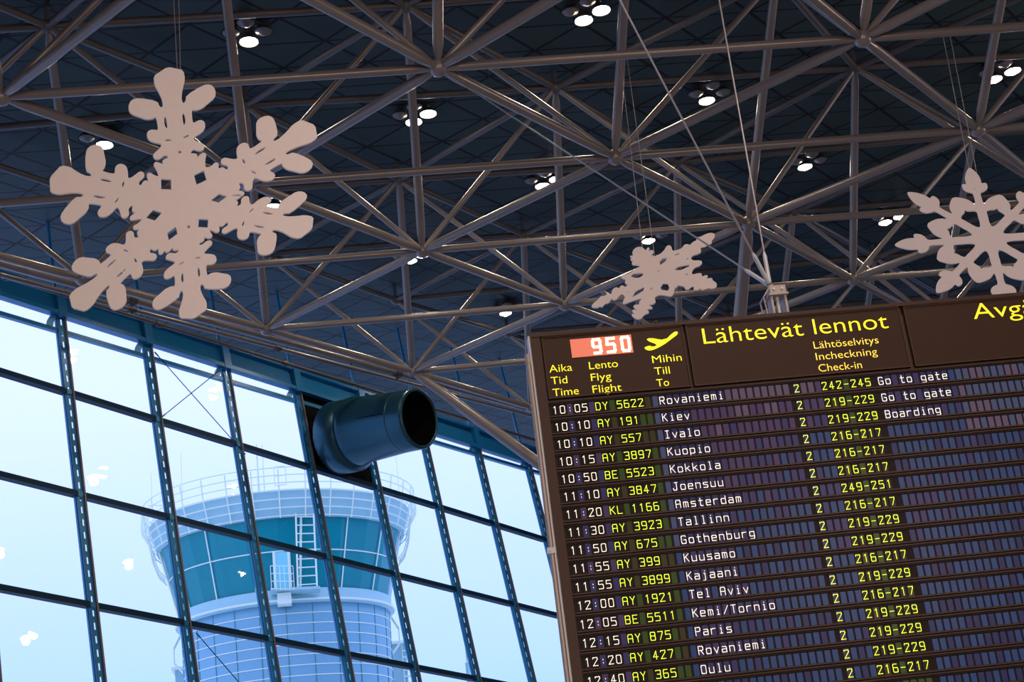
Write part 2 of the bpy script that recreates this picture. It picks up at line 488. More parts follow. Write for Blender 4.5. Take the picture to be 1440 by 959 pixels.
for k, P in BN.items():
    for dk in ((1, 0), (0, 1), (1, -1)):
        k2 = (k[0]+dk[0], k[1]+dk[1])
        if k2 in BN and (inview(P) or inview(BN[k2]) or inview((P+BN[k2])/2)):
            Q = BN[k2]; d = (Q-P).normalized()
            r = 0.056 if dk == (1, -1) else 0.064
            MB().tube(P+d*0.10, P+d*0.30, 0.045, 12, r2=r).tube(P+d*0.30, Q-d*0.30, r, 16).tube(Q-d*0.30, Q-d*0.10, r, 12, r2=0.045).build('bottom_chord', M_TUBE, sf)
    for dk in ((-1, 0), (0, -1), (-1, -1)):
        k2 = (k[0]+dk[0], k[1]+dk[1])
        if k2 in TN and (inview(P) or inview((P+TN[k2])/2)):
            Q = TN[k2]; d = (Q-P).normalized(); r = 0.064 if dk == (-1, -1) else 0.043
            MB().tube(P+d*0.09, P+d*0.28, 0.036, 12, r2=r).tube(P+d*0.28, Q-d*0.25, r, 14).tube(Q-d*0.25, Q-d*0.08, r, 12, r2=0.036).build('web_member', M_TUBE, sf)
    if inview(P): MB().ball(P, 0.115, 16).build('node', M_TUBE, sf)
for k, P in TN.items():
    for dk in ((1, 0), (0, 1), (1, -1)):
        k2 = (k[0]+dk[0], k[1]+dk[1])
        if k2 in TN and (inview(P, 60) or inview(TN[k2], 60) or inview((P+TN[k2])/2, 60)):
            Q = TN[k2]; d = (Q-P).normalized()
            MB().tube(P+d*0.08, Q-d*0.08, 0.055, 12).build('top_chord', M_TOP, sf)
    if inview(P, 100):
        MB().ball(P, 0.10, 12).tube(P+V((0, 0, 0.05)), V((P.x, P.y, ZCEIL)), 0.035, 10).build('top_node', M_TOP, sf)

# branching column: trunk and four raking struts
JT = atz(1006, 832, 0.0); cen = lat(3, 1, 0)
d = ray(1006, 832); t = (cen.x*d.x+cen.y*d.y)/(d.x*d.x+d.y*d.y); JT = CAM + d*t
tc_ = thing('branching_column', (JT.x, JT.y, 0), 'grey steel column branching into raking struts, mostly behind the departure board', 'column')
MB().tube((JT.x, JT.y, 0), JT, 0.22, 24).build('trunk', M_TUBE, tc_)
MB().ball(JT, 0.30, 18).build('joint', M_TUBE, tc_)
for k in ((2, 0), (2, 2), (4, 0), (4, 2)):
    P = BN[k]; d = (JT-P).normalized()
    MB().tube(P+d*0.08, P+d*0.28, 0.07, 14, r2=0.098).tube(P+d*0.28, JT-d*0.6, 0.098, 18, r2=0.125).tube(JT-d*0.6, JT-d*0.1, 0.125, 18, r2=0.09).build('strut', M_TUBE, tc_)

# ------------------------------------------------------------------ pipes beside the window
def pipe_line(name, pts_px, y, r, label, joints=(), mi=M_TUBE, cat='pipe', ext=(4, 8)):
    a, bb = aty(*pts_px[0], y), aty(*pts_px[1], y)
    d = (bb-a).normalized(); a2, b2 = a-d*ext[0], bb+d*ext[1]
    o = thing(name, a2, label, cat)
    MB().tube(a2, b2, r, 16).build('pipe_run', mi, o)
    for jx in joints:
        P = aty(*jx, y); P = a2 + d*(P-a2).dot(d)
        MB().tube(P-d*0.07, P+d*0.07, r*1.45, 16).ball(P-V((0, 0, r*1.2)), r*0.9).build('coupling', M_TOP, o)
    return o


pipe_line('service_pipe', ((0, 371), (360, 470)), 17.6, 0.060, 'large grey pipe running just below the roof edge chord by the window', ((185, 424), (560, 540)), ext=(4, 9))
pipe_line('service_pipe', ((60, 402), (388, 489)), 18.2, 0.040, 'thin brownish pipe with couplings between the large pipe and blue fascia', ((390, 489), (185, 428)), ext=(4, 9))
pipe_line('service_pipe', ((20, 393), (396, 509)), 19.0, 0.035, 'dark slim pipe with round knobs lying along the blue fascia', ((7.5, 388), (223, 454), (401, 511)), M_TOP, ext=(4, 9))

# ------------------------------------------------------------------ air nozzle through the window
P0 = aty(474, 612, 19.35)
xn = P0.x; d = ray(591, 588); P1 = CAM + d*((xn+0.15)/d.x)
ax = (P1-P0).normalized(); LN = (P1-P0).length
nz_ = thing('air_nozzle', P0, 'big dark grey round air nozzle poking through the window bay', 'air vent')
vs = []
xa, xb = WX0+WSP*NOZ_BAY, WX0+WSP*(NOZ_BAY+1)
g = MB()
for d_ in (0.03, -0.03):
    for x, f in ((xa+0.06, TZ(0)), (xb-0.06, TZ(0)), (xb-0.06, HEADZ), (xa+0.06, HEADZ)): vs.append(wpt(x, f(x), d_))
g.add(vs, [[0, 3, 2, 1], [4, 5, 6, 7], [0, 1, 5, 4], [1, 2, 6, 5], [2, 3, 7, 6], [3, 0, 4, 7]])
g.build('mounting_panel', M_BLACK, nz_)
RN = 0.60
MB().lathe(P0-V((0, 0, 0.06)), ax, [(0.05, -0.02), (0.70, -0.02), (0.725, 0.03), (0.72, 0.42), (0.60, 0.50)], 48).build('rear_drum', M_DUCT, nz_)
body = MB().lathe(P0, ax, [(0.56, 0.46), (0.675, 0.48), (0.68, 0.56), (0.655, 0.62), (0.590, LN-0.42), (0.592, LN-0.40), (0.584, LN-0.395), (0.592, LN-0.38)], 48).build('nozzle_body', M_DUCT, nz_)
MB().lathe(P0, ax, [(0.592, LN-0.38), (0.590, LN-0.08), (0.580, LN-0.02), (0.545, LN), (0.52, LN-0.02), (0.515, LN-0.06)], 48).build('nozzle_ring', M_DUCT, nz_)
MB().lathe(P0, ax, [(0.516, LN-0.03), (0.50, LN-0.60), (0.01, LN-0.75)], 40).build('dark_mouth', M_BLACK, nz_)
# lengthwise seam
up = (V((0, 0, 1))-ax*ax.z).normalized(); sd = ax.cross(up)
for sgn in (1, -1):
    g = MB()
    c = P0 + sd*(sgn*0.622) + ax*(0.62+(LN-1.02)/2) + up*0.05
    g.box(c, sd*0.004, up*0.006, ax*((LN-1.04)/2))
    g.build('seam', M_BLACK, nz_)

# bracing rods crossing one window bay
for (a, bb), lab in ((((217.5, 495), (345, 639)), 'thin steel brace rod slanting down to the right across the window'),
                     (((312, 518), (228, 586)), 'thin steel brace rod slanting down to the left across the window'),
                     (((276, 890), (352, 978)), 'thin steel brace rod in the lower window in front of the tower shaft')):
    A_, B_ = aty(*a, 19.45), aty(*bb, 19.30)
    if a[1] > 800: A_, B_ = aty(*a, 18.86), aty(*bb, 18.80)
    o = thing('brace_rod', A_, lab, 'rod'); dd = (B_-A_).normalized()
    MB().tube(A_, B_, 0.008, 8).build('rod', M_BAR, o)
    for e, s_ in ((A_, 1), (B_, -1)): MB().tube(e, e+dd*(0.10*s_), 0.014, 8).build('end_fitting', M_FRAME, o)

# ------------------------------------------------------------------ departure board
BO = V((9.7393, 6.8525, 3.6705 + ZC)); BX = V((0.6725, -0.7401, 0)).normalized(); BZ = V((0, 0, 1)); BN_ = V((-0.7401, -0.6725, 0)).normalized()


def bp(s, t, d=0.0): return BO + BX*s - BZ*t + BN_*d        # s along the rows, t downwards, d out of the face


def bbox(mb, s0, s1, t0, t1, d0, d1, mi=0):
    mb.box(bp((s0+s1)/2, (t0+t1)/2, (d0+d1)/2), BX*((s1-s0)/2), BZ*((t1-t0)/2), BN_*((d1-d0)/2), mi)


def bmat(s, t, d, sx, sy):                                  # text plane matrix: x right, y up
    M = Matrix.Identity(4); o = bp(s, t, d)
    for r_ in range(3):
        M[r_][0] = BX[r_]*sx; M[r_][1] = BZ[r_]*sy; M[r_][2] = BN_[r_]; M[r_][3] = o[r_]
    return M


S_END, ROWS, RP = 5.20, 21, 0.1518
T_TOP, T_BOT = -0.682, RP*(ROWS-1)+0.16
board = thing('departure_board', bp(2.5, T_BOT, -0.1), 'large brown flight departure board with rows of lit white and lime text', 'departure board')
g = MB(); bbox(g, -0.10, S_END+0.10, T_TOP+0.02, T_BOT, -0.32, -0.035)
g.build('housing', M_BROWN, board)
g = MB(); bbox(g, -0.142, -0.058, T_TOP, T_BOT, -0.10, 0.010); bbox(g, -0.142, -0.128, T_TOP, T_BOT, 0.010, 0.016)
g.build('side_frame', M_BROWN, board)
g = MB(); bbox(g, S_END, S_END+0.09, T_TOP, T_BOT, -0.10, 0.010); g.build('side_frame', M_BROWN, board)
g = MB(); bbox(g, -0.142, S_END+0.09, T_TOP-0.015, T_TOP+0.018, -0.32, 0.018); g.build('top_frame', M_BROWN, board)
g = MB(); bbox(g, -0.160, -0.142, T_TOP, T_BOT, -0.13, 0.004); g.build('edge_strip', M_ALU, board, label='pale metal edge strip')
# header panels
HDR = [(-0.045, 1.195), (1.222, 3.145), (3.185, 5.18)]
hdr = []
for a, bb in HDR:
    g = MB(); bbox(g, a, bb, T_TOP+0.02, -0.098, -0.034, -0.004)
    h = g.build('header_panel', M_PANEL, board); hdr.append(h)
    for q in ((a, a+0.012, T_TOP+0.02, -0.098), (bb-0.012, bb, T_TOP+0.02, -0.098)):
        g = MB(); bbox(g, *q, -0.006, 0.006); g.build('panel_edge', M_BROWN, h)
    for q in ((a+0.012, bb-0.012, T_TOP+0.018, T_TOP+0.030), (a+0.012, bb-0.012, -0.110, -0.098)):
        g = MB(); bbox(g, *q, -0.006, 0.006); g.build('panel_edge', M_BROWN, h)
for s_ in (0.97, 2.62):
    g = MB(); bbox(g, s_-0.02, s_+0.02, T_TOP-0.045, T_TOP-0.012, -0.12, -0.02); g.tube(bp(s_, T_TOP-0.03, -0.02), bp(s_, T_TOP-0.03, 0.02), 0.012, 10)
    g.build('top_latch', M_BROWN, board)


def lettering(body, s0, s1, base_t, cap, mt, parent, name='lettering'):
    me = text_mesh(body); xs = [v.co.x for v in me.vertices]; a, bb = min(xs), max(xs)
    capm = text_mesh('H'); ch = max(v.co.y for v in capm.vertices)
    sx = (s1-s0)/(bb-a); M = bmat(s0-a*sx, base_t, -0.001, sx, cap/ch)
    return MB().mesh(me, M).build(name, mt, parent)


lettering('Lähtevät lennot', 1.362, 3.022, -0.474, 0.142, M_YELLOW, hdr[1])
lettering('Lähtöselvitys', 2.323, 2.905, -0.342, 0.066, M_AMBER, hdr[1])
lettering('Incheckning', 2.323, 2.872, -0.236, 0.066, M_AMBER, hdr[1])
lettering('Check-in', 2.327, 2.712, -0.128, 0.066, M_AMBER, hdr[1])
lettering('Avgå', 3.806, 4.375, -0.488, 0.143, M_YELLOW, hdr[2])
for rows_, t0 in (((('Aika', -0.010, 0.187), ('Tid', -0.008, 0.132), ('Time', -0.006, 0.218)), -0.336),
                  ((('Lento', 0.336, 0.586), ('Flyg', 0.338, 0.513), ('Flight', 0.338, 0.588)), -0.334),
                  ((('Mihin', 0.889, 1.147), ('Till', 0.893, 1.026), ('To', 0.896, 1.003)), -0.340)):
    for q, (tx, a, bb) in enumerate(rows_):
        lettering(tx, a, bb, t0+q*0.108, 0.066, M_YELLOW, hdr[0])
# clock display
ck = MB()
bbox(ck, 0.200, 0.736, -0.618, -0.452, -0.006, 0.004)
ck = ck.build('clock_display', M_CLOCKBG, hdr[0], label='red lit clock display')


# stroke letters of the lit cells, on a unit box
G = {'0': ['.12,0 0,.12 0,.88 .12,1 .88,1 1,.88 1,.12 .88,0 .12,0'], '1': ['.25,.85 .55,1 .55,0'], '2': ['0,.86 .08,1 .95,1 1,.78 0,0 1,0'],
     '3': ['0,.95 .1,1 .9,1 1,.9 1,.6 .85,.52 .3,.52', '.85,.52 1,.42 1,.1 .9,0 .1,0 0,.05'], '4': ['1,.3 0,.3 .65,1 .65,0'],
     '5': ['1,1 .05,1 0,.58 .85,.58 1,.48 1,.1 .88,0 0,0'], '6': ['.85,1 .1,1 0,.88 0,.12 .12,0 .88,0 1,.12 1,.45 .88,.56 0,.56'],
     '7': ['0,1 1,1 1,.85 .4,0'], '8': ['.1,.54 0,.64 0,.9 .1,1 .9,1 1,.9 1,.64 .9,.54 .1,.54 0,.44 0,.1 .1,0 .9,0 1,.1 1,.44 .9,.54'],
     '9': ['.1,0 .9,0 1,.12 1,.88 .88,1 .12,1 0,.88 0,.58 .12,.46 1,.46'], ':': ['.5,.22 .5,.30', '.5,.62 .5,.70'], '-': ['.05,.5 .95,.5'],
     '/': ['0,0 1,1'], 'A': ['0,0 0,.85 .15,1 .85,1 1,.85 1,0', '0,.48 1,.48'], 'B': ['0,0 0,1 .85,1 1,.88 1,.65 .85,.53 0,.53', '.85,.53 1,.42 1,.12 .85,0 0,0'],
     'D': ['0,0 0,1 .75,1 1,.8 1,.2 .75,0 0,0'], 'E': ['1,1 0,1 0,0 1,0', '0,.52 .8,.52'], 'G': ['1,.88 .88,1 .12,1 0,.88 0,.12 .12,0 .88,0 1,.12 1,.48 .5,.48'],
     'I': ['.15,1 .85,1', '.5,1 .5,0', '.15,0 .85,0'], 'J': ['.4,1 1,1', '.75,1 .75,.12 .62,0 .12,0 0,.12 0,.25'], 'K': ['0,0 0,1', '1,1 0,.45', '.3,.6 1,0'],
     'L': ['0,1 0,0 1,0'], 'O': ['.12,0 0,.12 0,.88 .12,1 .88,1 1,.88 1,.12 .88,0 .12,0'], 'P': ['0,0 0,1 .85,1 1,.88 1,.62 .85,.5 0,.5'],
     'R': ['0,0 0,1 .85,1 1,.88 1,.62 .85,.5 0,.5', '.45,.5 1,0'], 'T': ['0,1 1,1', '.5,1 .5,0'], 'Y': ['0,1 .5,.52 1,1', '.5,.52 .5,0'],
     'a': ['.1,.68 .85,.68 1,.58 1,0', '1,.38 .12,.38 0,.28 0,.08 .12,0 1,0'], 'b': ['0,1 0,0 .88,0 1,.1 1,.55 .88,.66 0,.66'], 'd': ['1,1 1,0 .12,0 0,.1 0,.55 .12,.66 1,.66'],
     'e': ['.95,0 .12,0 0,.1 0,.58 .12,.68 .88,.68 1,.58 1,.36 0,.36'], 'g': ['1,.68 .12,.68 0,.58 0,.2 .12,.1 1,.1', '1,.68 1,-.15 .88,-.25 .1,-.25'],
     'h': ['0,1 0,0', '0,.66 .88,.66 1,.56 1,0'], 'i': ['.5,.92 .5,.98', '.3,.66 .5,.66 .5,0', '.25,0 .75,0'], 'j': ['.6,.92 .6,.98', '.35,.66 .6,.66 .6,-.15 .45,-.25 .1,-.25'],
     'k': ['0,1 0,0', '.9,.66 0,.3', '.3,.42 1,0'], 'l': ['.3,1 .5,1 .5,0', '.25,0 .75,0'], 'm': ['0,0 0,.68 .85,.68 1,.58 1,0', '.5,.68 .5,0'],
     'n': ['0,0 0,.68 .88,.68 1,.58 1,0'], 'o': ['.12,0 0,.1 0,.58 .12,.68 .88,.68 1,.58 1,.1 .88,0 .12,0'], 'p': ['0,-.25 0,.68 .88,.68 1,.58 1,.12 .88,.02 0,.02'],
     'r': ['0,0 0,.68', '0,.5 .3,.68 .95,.68'], 's': ['1,.66 .1,.66 0,.58 .1,.38 .9,.34 1,.1 .9,0 0,0'], 't': ['.4,1 .4,.1 .5,0 .95,0', '.1,.68 .9,.68'],
     'u': ['0,.68 0,.1 .12,0 1,0', '1,.68 1,0'], 'v': ['0,.68 .5,0 1,.68'], 'A2': []}
for k in G: G[k] = [[tuple(float(c) for c in q.split(',')) for q in st.split()] for st in G[k]]
CWID, CHGT, STK = 0.0375, 0.0640, 0.0052


def glyph(mb, ch, s, t, w=CWID, h=CHGT, st=STK, d=0.0):
    for poly in G[ch]:
        P = [(s + (x-0.5)*w, t - (y-0.5)*h) for x, y in poly]
        for (a, b_), (c, e) in zip(P[:-1], P[1:]):
            dx, dy = c-a, e-b_; L = math.hypot(dx, dy)
            if L < 1e-6: continue
            ux, uy = dx/L, dy/L
            o = bp((a+c)/2, (b_+e)/2, d)
            ex = BX*ux - BZ*uy; ey = BX*(-uy) - BZ*ux
            mb.box(o, ex*(L/2+st*0.45), ey*(st/2), BN_*0.0008)


for q, chh in enumerate('950'):
    g = MB(); glyph(g, chh, (0.425, 0.548, 0.678)[q], -0.535, 0.062, 0.122, 0.024, 0.006)
    g.build('clock_digit', M_CLOCK, ck, label='glowing pale yellow digit')
# take-off symbol
pl = [(905, 489), (913, 486), (918, 488), (926, 485), (908, 478), (914, 475), (935, 479), (947, 467), (953, 466), (953, 470), (945, 476), (933, 485), (919, 492), (911, 493)]
lp = []
for px, py in pl:
    dv = ray(px, py); P = CAM + dv*((BO-CAM).dot(BN_)/dv.dot(BN_)); lp.append(((P-BO).dot(BX), (P-BO).dot(BZ)))
me = flat_mesh([smooth_loop(lp, 1)], 0.006)
MB().mesh(me, bmat(0, 0, 0.0, 1, 1)).build('takeoff_symbol', M_YELLOW, hdr[0], label='yellow aircraft take-off symbol')

FL = [('10:05', 'DY', '5622', 'Rovaniemi', '2', '242-245', 'Go to gate'), ('10:10', 'AY', '191', 'Kiev', '2', '219-229', 'Go to gate'), ('10:10', 'AY', '557', 'Ivalo', '2', '219-229', 'Boarding'),
      ('10:15', 'AY', '3897', 'Kuopio', '2', '216-217', ''), ('10:50', 'BE', '5523', 'Kokkola', '2', '216-217', ''), ('11:10', 'AY', '3847', 'Joensuu', '2', '216-217', ''),
      ('11:20', 'KL', '1166', 'Amsterdam', '2', '249-251', ''), ('11:30', 'AY', '3923', 'Tallinn', '2', '216-217', ''), ('11:50', 'AY', '675', 'Gothenburg', '2', '219-229', ''),
      ('11:55', 'AY', '399', 'Kuusamo', '2', '219-229', ''), ('11:55', 'AY', '3899', 'Kajaani', '2', '216-217', ''), ('12:00', 'AY', '1921', 'Tel Aviv', '2', '219-229', ''),
      ('12:05', 'BE', '5511', 'Kemi/Tornio', '2', '216-217', ''), ('12:15', 'AY', '875', 'Paris', '2', '219-229', ''), ('12:20', 'AY', '427', 'Rovaniemi', '2', '219-229', ''),
      ('12:40', 'AY', '365', 'Oulu', '2', '219-229', ''), ('', '', '', '', '2', '216-217', ''), ('', '', '', '', '', '219', '')]
rnd = random.Random(11)
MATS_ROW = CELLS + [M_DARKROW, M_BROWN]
for r in range(ROWS):
    t = RP*r + 0.004
    row = MB()
    bbox(row, -0.056, S_END, t-0.086, t+0.062, -0.034, -0.010, 10)           # row back
    bbox(row, -0.056, S_END, t-0.0795, t-0.068, -0.010, 0.004, 11)           # upper lip
    bbox(row, -0.056, S_END, t-0.064, t-0.052, -0.010, 0.001, 10)
    bbox(row, -0.056, S_END, t+0.050, t+0.0625, -0.010, 0.006, 11)           # lower lip
    f = FL[r] if r < len(FL) else ('',)*7
    text = {}
    fields = {'time': (-0.005, 0.0637, 6, f[0]), 'flight': (0.365, 0.0615, 8, (f[1] + ' ' + f[2]) if f[1] else ''), 'mark': (0.862, 0.06, 1, ''),
              'destination': (0.920, 0.0641, 18, f[3]), 'terminal': (2.101, 0.0641, 4, f[4]), 'gate': (2.348, 0.0645, 7, f[5]), 'status': (2.850, 0.0638, 37, f[6])}
    for fn, (s0, pit, cnt, txt) in fields.items():
        tone = 0
        for c in range(cnt):
            s = s0 + pit*c
            if s > S_END-0.03: break
            chh = txt[c] if c < len(txt) else ' '
            u = rnd.random()
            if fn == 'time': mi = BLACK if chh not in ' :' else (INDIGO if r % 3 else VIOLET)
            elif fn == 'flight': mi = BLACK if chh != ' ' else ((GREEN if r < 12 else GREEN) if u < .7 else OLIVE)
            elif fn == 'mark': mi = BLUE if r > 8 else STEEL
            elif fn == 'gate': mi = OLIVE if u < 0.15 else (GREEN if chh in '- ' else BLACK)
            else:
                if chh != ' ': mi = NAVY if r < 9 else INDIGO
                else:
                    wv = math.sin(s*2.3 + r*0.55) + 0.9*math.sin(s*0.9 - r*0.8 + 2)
                    blue = (r*0.09 + s*0.28) + 0.25*wv + 0.5*(u-0.5)  # spreads the painted-in bluish reflection unevenly over the blank cells
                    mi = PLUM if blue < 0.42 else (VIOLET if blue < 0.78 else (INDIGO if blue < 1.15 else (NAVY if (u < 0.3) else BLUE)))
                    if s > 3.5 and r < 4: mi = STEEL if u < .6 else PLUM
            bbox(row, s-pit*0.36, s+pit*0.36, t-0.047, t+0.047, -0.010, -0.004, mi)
            if chh != ' ':
                mb = text.setdefault(fn, MB())
                glyph(mb, chh, s, t, d=-0.0015)
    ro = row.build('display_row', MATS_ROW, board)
    for fn, mb in text.items():
        nm = {'time': 'time_text', 'flight': 'flight_number', 'destination': 'destination_text', 'terminal': 'terminal_digit', 'gate': 'gate_number', 'status': 'status_text'}[fn]
        mb.build(nm, M_LIME if fn in ('flight', 'terminal', 'gate') else M_CREAM, ro, label='lit %s lettering' % ('lime yellow' if fn in ('flight', 'terminal', 'gate') else 'cream white'))
# tube standing along the left edge
g = MB(); g.tube(bp(-0.180, -0.49, -0.02), bp(-0.180, T_BOT, -0.02), 0.021, 16); tb = g.build('edge_tube', M_POST, board, label='warm grey tube along the left edge')
MB().tube(bp(-0.180, -0.52, -0.02), bp(-0.180, -0.44, -0.02), 0.026, 16).build('tube_cap', M_POST, tb)
for t in (1.20, 2.55):
    g = MB(); bbox(g, -0.215, -0.145, t-0.025, t+0.025, -0.05, 0.008); g.tube(bp(-0.195, t, 0.008), bp(-0.195, t, 0.016), 0.010, 8); g.build('tube_clamp', M_ALU, tb)

# ------------------------------------------------------------------ suspension of the board
dv = ray(1081, 402); QB = CAM + dv*((BO-CAM - BN_*0.16).dot(BN_)/dv.dot(BN_))
SB = (QB-BO).dot(BX); TB = -(QB-BO).dot(BZ)
br = thing('suspension_bracket', QB, 'grey boxy steel bracket on the departure board with three rods spreading up to the roof', 'bracket')


def kp(s, t, d): return bp(SB+s, t, d)


def kbox(s0, s1, t0, t1, d0, d1, name, mt):
    g = MB(); bbox(g, SB+s0, SB+s1, t0, t1, d0, d1); return g.build(name, mt, br)


kbox(-0.02, 0.125, TB+0.03, TB+0.105, -0.24, -0.08, 'bracket_box', M_POST)
kbox(-0.035, 0.14, TB+0.105, TB+0.122, -0.25, -0.07, 'flange', M_POST)
kbox(-0.02, 0.00, TB+0.122, T_TOP-0.0165, -0.24, -0.10, 'side_plate', M_POST)
kbox(0.105, 0.125, TB+0.122, T_TOP-0.0165, -0.24, -0.10, 'side_plate', M_POST)
MB().tube(kp(0.05, TB+0.11, -0.15), kp(0.05, T_TOP-0.017, -0.15), 0.018, 12).build('hanger_bolt', M_ALU, br)
for s in (0.015, 0.09): MB().tube(kp(s, TB+0.065, -0.085), kp(s, TB+0.065, -0.068), 0.013, 10).build('bolt_head', M_ALU, br)
g = MB()
fr_ = [(-0.02, TB+0.045), (-0.085, TB+0.13), (-0.075, T_TOP-0.026), (-0.02, T_TOP-0.03)]
g.path([kp(a, b_, -0.09) for a, b_ in fr_], 0.007, 8); g.path([kp(a, b_, -0.23) for a, b_ in fr_], 0.007, 8)
for a, b_ in fr_[1:3]: g.tube(kp(a, b_, -0.09), kp(a, b_, -0.23), 0.007, 8)
g.build('side_cage', M_POST, br)
MB().tube(kp(0.02, TB-0.005, -0.16), kp(0.02, TB+0.04, -0.16), 0.022, 12).tube(kp(-0.01, TB+0.012, -0.16), kp(0.075, TB+0.012, -0.16), 0.014, 10).build('clevis', M_POST, br)
EYE = kp(0.012, TB+0.002, -0.16)
for q, k in enumerate(((0, 0), (0, -1), (-1, -1))):
    P = BN[k]; dd = (P-EYE).normalized()
    rd = MB().tube(EYE+dd*0.03, P-dd*0.12, 0.0085, 10).build('suspension_rod', M_WIRE, br)
    MB().tube(EYE+dd*0.03, EYE+dd*0.30, 0.019, 10).tube(EYE+dd*0.30, EYE+dd*0.34, 0.019, 10, r2=0.011).build('turnbuckle', M_ALU, rd)

# ------------------------------------------------------------------ snowflakes


def hang_plane(px, py, target):                           # upright plane under a truss point, facing the eye
    nrm = V((CAM.x-target.x, CAM.y-target.y, 0)).normalized(); xx = V((0, 0, 1)).cross(nrm)
    return target, nrm, xx


def flake(px_loops, top_px, hang, label, thick, wires, dots=(), grp=None):
    org = V((hang.x, hang.y, 0)); nrm = V((CAM.x-org.x, CAM.y-org.y, 0)).normalized(); xx = V((0, 0, 1)).cross(nrm)

    def pl_(px, py):
        dv = ray(px, py); P = CAM + dv*((org-CAM).dot(nrm)/dv.dot(nrm)); return (P-org).dot(xx), P.z
    loops = [[pl_(*q) for q in lp] for lp in px_loops]
    M = Matrix.Identity(4)
    for r_ in range(3):
        M[r_][0] = xx[r_]; M[r_][1] = (0, 0, 1)[r_]; M[r_][2] = nrm[r_]; M[r_][3] = org[r_]
    zlo = min(q[1] for q in loops[0])
    o = thing('snowflake', (org.x, org.y, zlo), label, 'snowflake')
    MB().mesh(flat_mesh(loops, thick, 0.003), M).build('snowflake_body', M_FLAKE, o)
    for (bx, by), off in wires:
        x_, z_ = pl_(bx, by)
        base = org + xx*x_ + V((0, 0, z_)) - nrm*(thick/2+0.006)
        topp = V((hang.x, hang.y, HB-0.05)) + xx*off
        MB().tube(base, topp, 0.0042, 6).build('wire', M_WIRE, o)
    for dx, dy in dots:
        x_, z_ = pl_(dx, dy); P = org + xx*x_ + V((0, 0, z_)) + nrm*(thick/2)
        MB().tube(P-nrm*0.004, P+nrm*0.006, 0.014, 10).build('bolt', M_WIRE, o)
    return o


# large flake: one arm outline repeated on six measured arms
c0 = V((261.5, 290)); tips = [V(q) for q in ((236, 97), (441, 178), (437, 322), (272, 447), (103, 432), (72, 251))]
Cc = V((870.5, 144))
arm_px = [(925, 898), (1007, 850), (1006, 800), (985, 765), (968, 725), (964, 692), (972, 676), (988, 684), (996, 712), (1100, 722), (1142, 708), (1162, 668), (1152, 632), (1100, 618),
          (1068, 608), (1030, 612), (1010, 628), (1003, 600), (1000, 560), (1005, 550), (1045, 552), (1068, 528), (1060, 495), (1030, 482), (985, 478), (990, 460), (1010, 440),
          (1040, 412), (1030, 390), (1005, 392), (975, 418), (955, 412), (952, 402), (985, 388), (988, 368), (970, 350), (942, 338), (1000, 338), (1040, 318)]
e0 = V((202, -53)); axD = V((54.5, 754))/4.796
# local (r along the arm, w to the side) of the traced arm
latD = e0*(175/202.0*1.0)


def solve2(a, b_, q):
    det = a.x*b_.y-a.y*b_.x; return ((q.x*b_.y-q.y*b_.x)/det, (a.x*q.y-a.y*q.x)/det)


half = [solve2(axD, latD, (V(q)-Cc)/4.796) for q in arm_px]
half = [(r_, min(max(w_, 0.0), max(0, r_*0.577-0.012))) for r_, w_ in half]
half = half[:-4] + [(0.318, 0.110), (0.338, 0.135), (0.354, 0.160), (0.340, 0.180), (0.305, 0.166)]
half[0] = (1.01, 0.0); half.insert(1, (0.985, 0.055))
hub_r = 0.345
outline = []
for k in range(6):
    A_ = tips[k]-c0; nx, pv = tips[(k+1) % 6]-c0, tips[(k-1) % 6]-c0
    Lt = (nx-pv)/math.sqrt(3)
    Lt = Lt*(0.97)
    left = [c0 + A_*r_ - Lt*w_ for r_, w_ in half]; right = [c0 + A_*r_ + Lt*w_ for r_, w_ in half]
    outline += left[::-1] + right[1:]
    Bs = (A_ + nx)/math.sqrt(3)
    outline += [c0 + Bs*0.30]
loops = [smooth_loop([tuple(q) for q in outline], 1)]


def ringpt(k, r_, w_):
    A_ = tips[k % 6]-c0; Lt = (tips[(k+1) % 6]-tips[(k-1) % 6])/math.sqrt(3); return tuple(c0 + A_*r_ + Lt*w_)


for k in range(6):
    A_ = tips[k]-c0; nx = tips[(k+1) % 6]-c0
    Bs = (A_+nx)/math.sqrt(3); T_ = (nx-A_)
    loops.append([tuple(c0 + Bs*0.165), tuple(c0 + Bs*0.225 + T_*0.045), tuple(c0 + Bs*0.285), tuple(c0 + Bs*0.225 - T_*0.045)])
    for sg in (1, -1):
        loops.append(smooth_loop([ringpt(k, 0.560, 0.052*sg), ringpt(k, 0.60, 0.072*sg), ringpt(k, 0.665, 0.068*sg), ringpt(k, 0.66, 0.050*sg)], 1))
        loops.append(smooth_loop([ringpt(k, 0.492, 0.035*sg), ringpt(k, 0.505, 0.080*sg), ringpt(k, 0.488, 0.082*sg), ringpt(k, 0.478, 0.040*sg)], 1))
h1 = atz(245, -76, HB)
flake(loops, (236, 97), h1, 'biggest white snowflake with rounded paddle arms, hanging at left before the window', 0.022, (((254, 196), -0.03), ((256, 196), 0.03)), ((253, 215), (265.5, 320)))

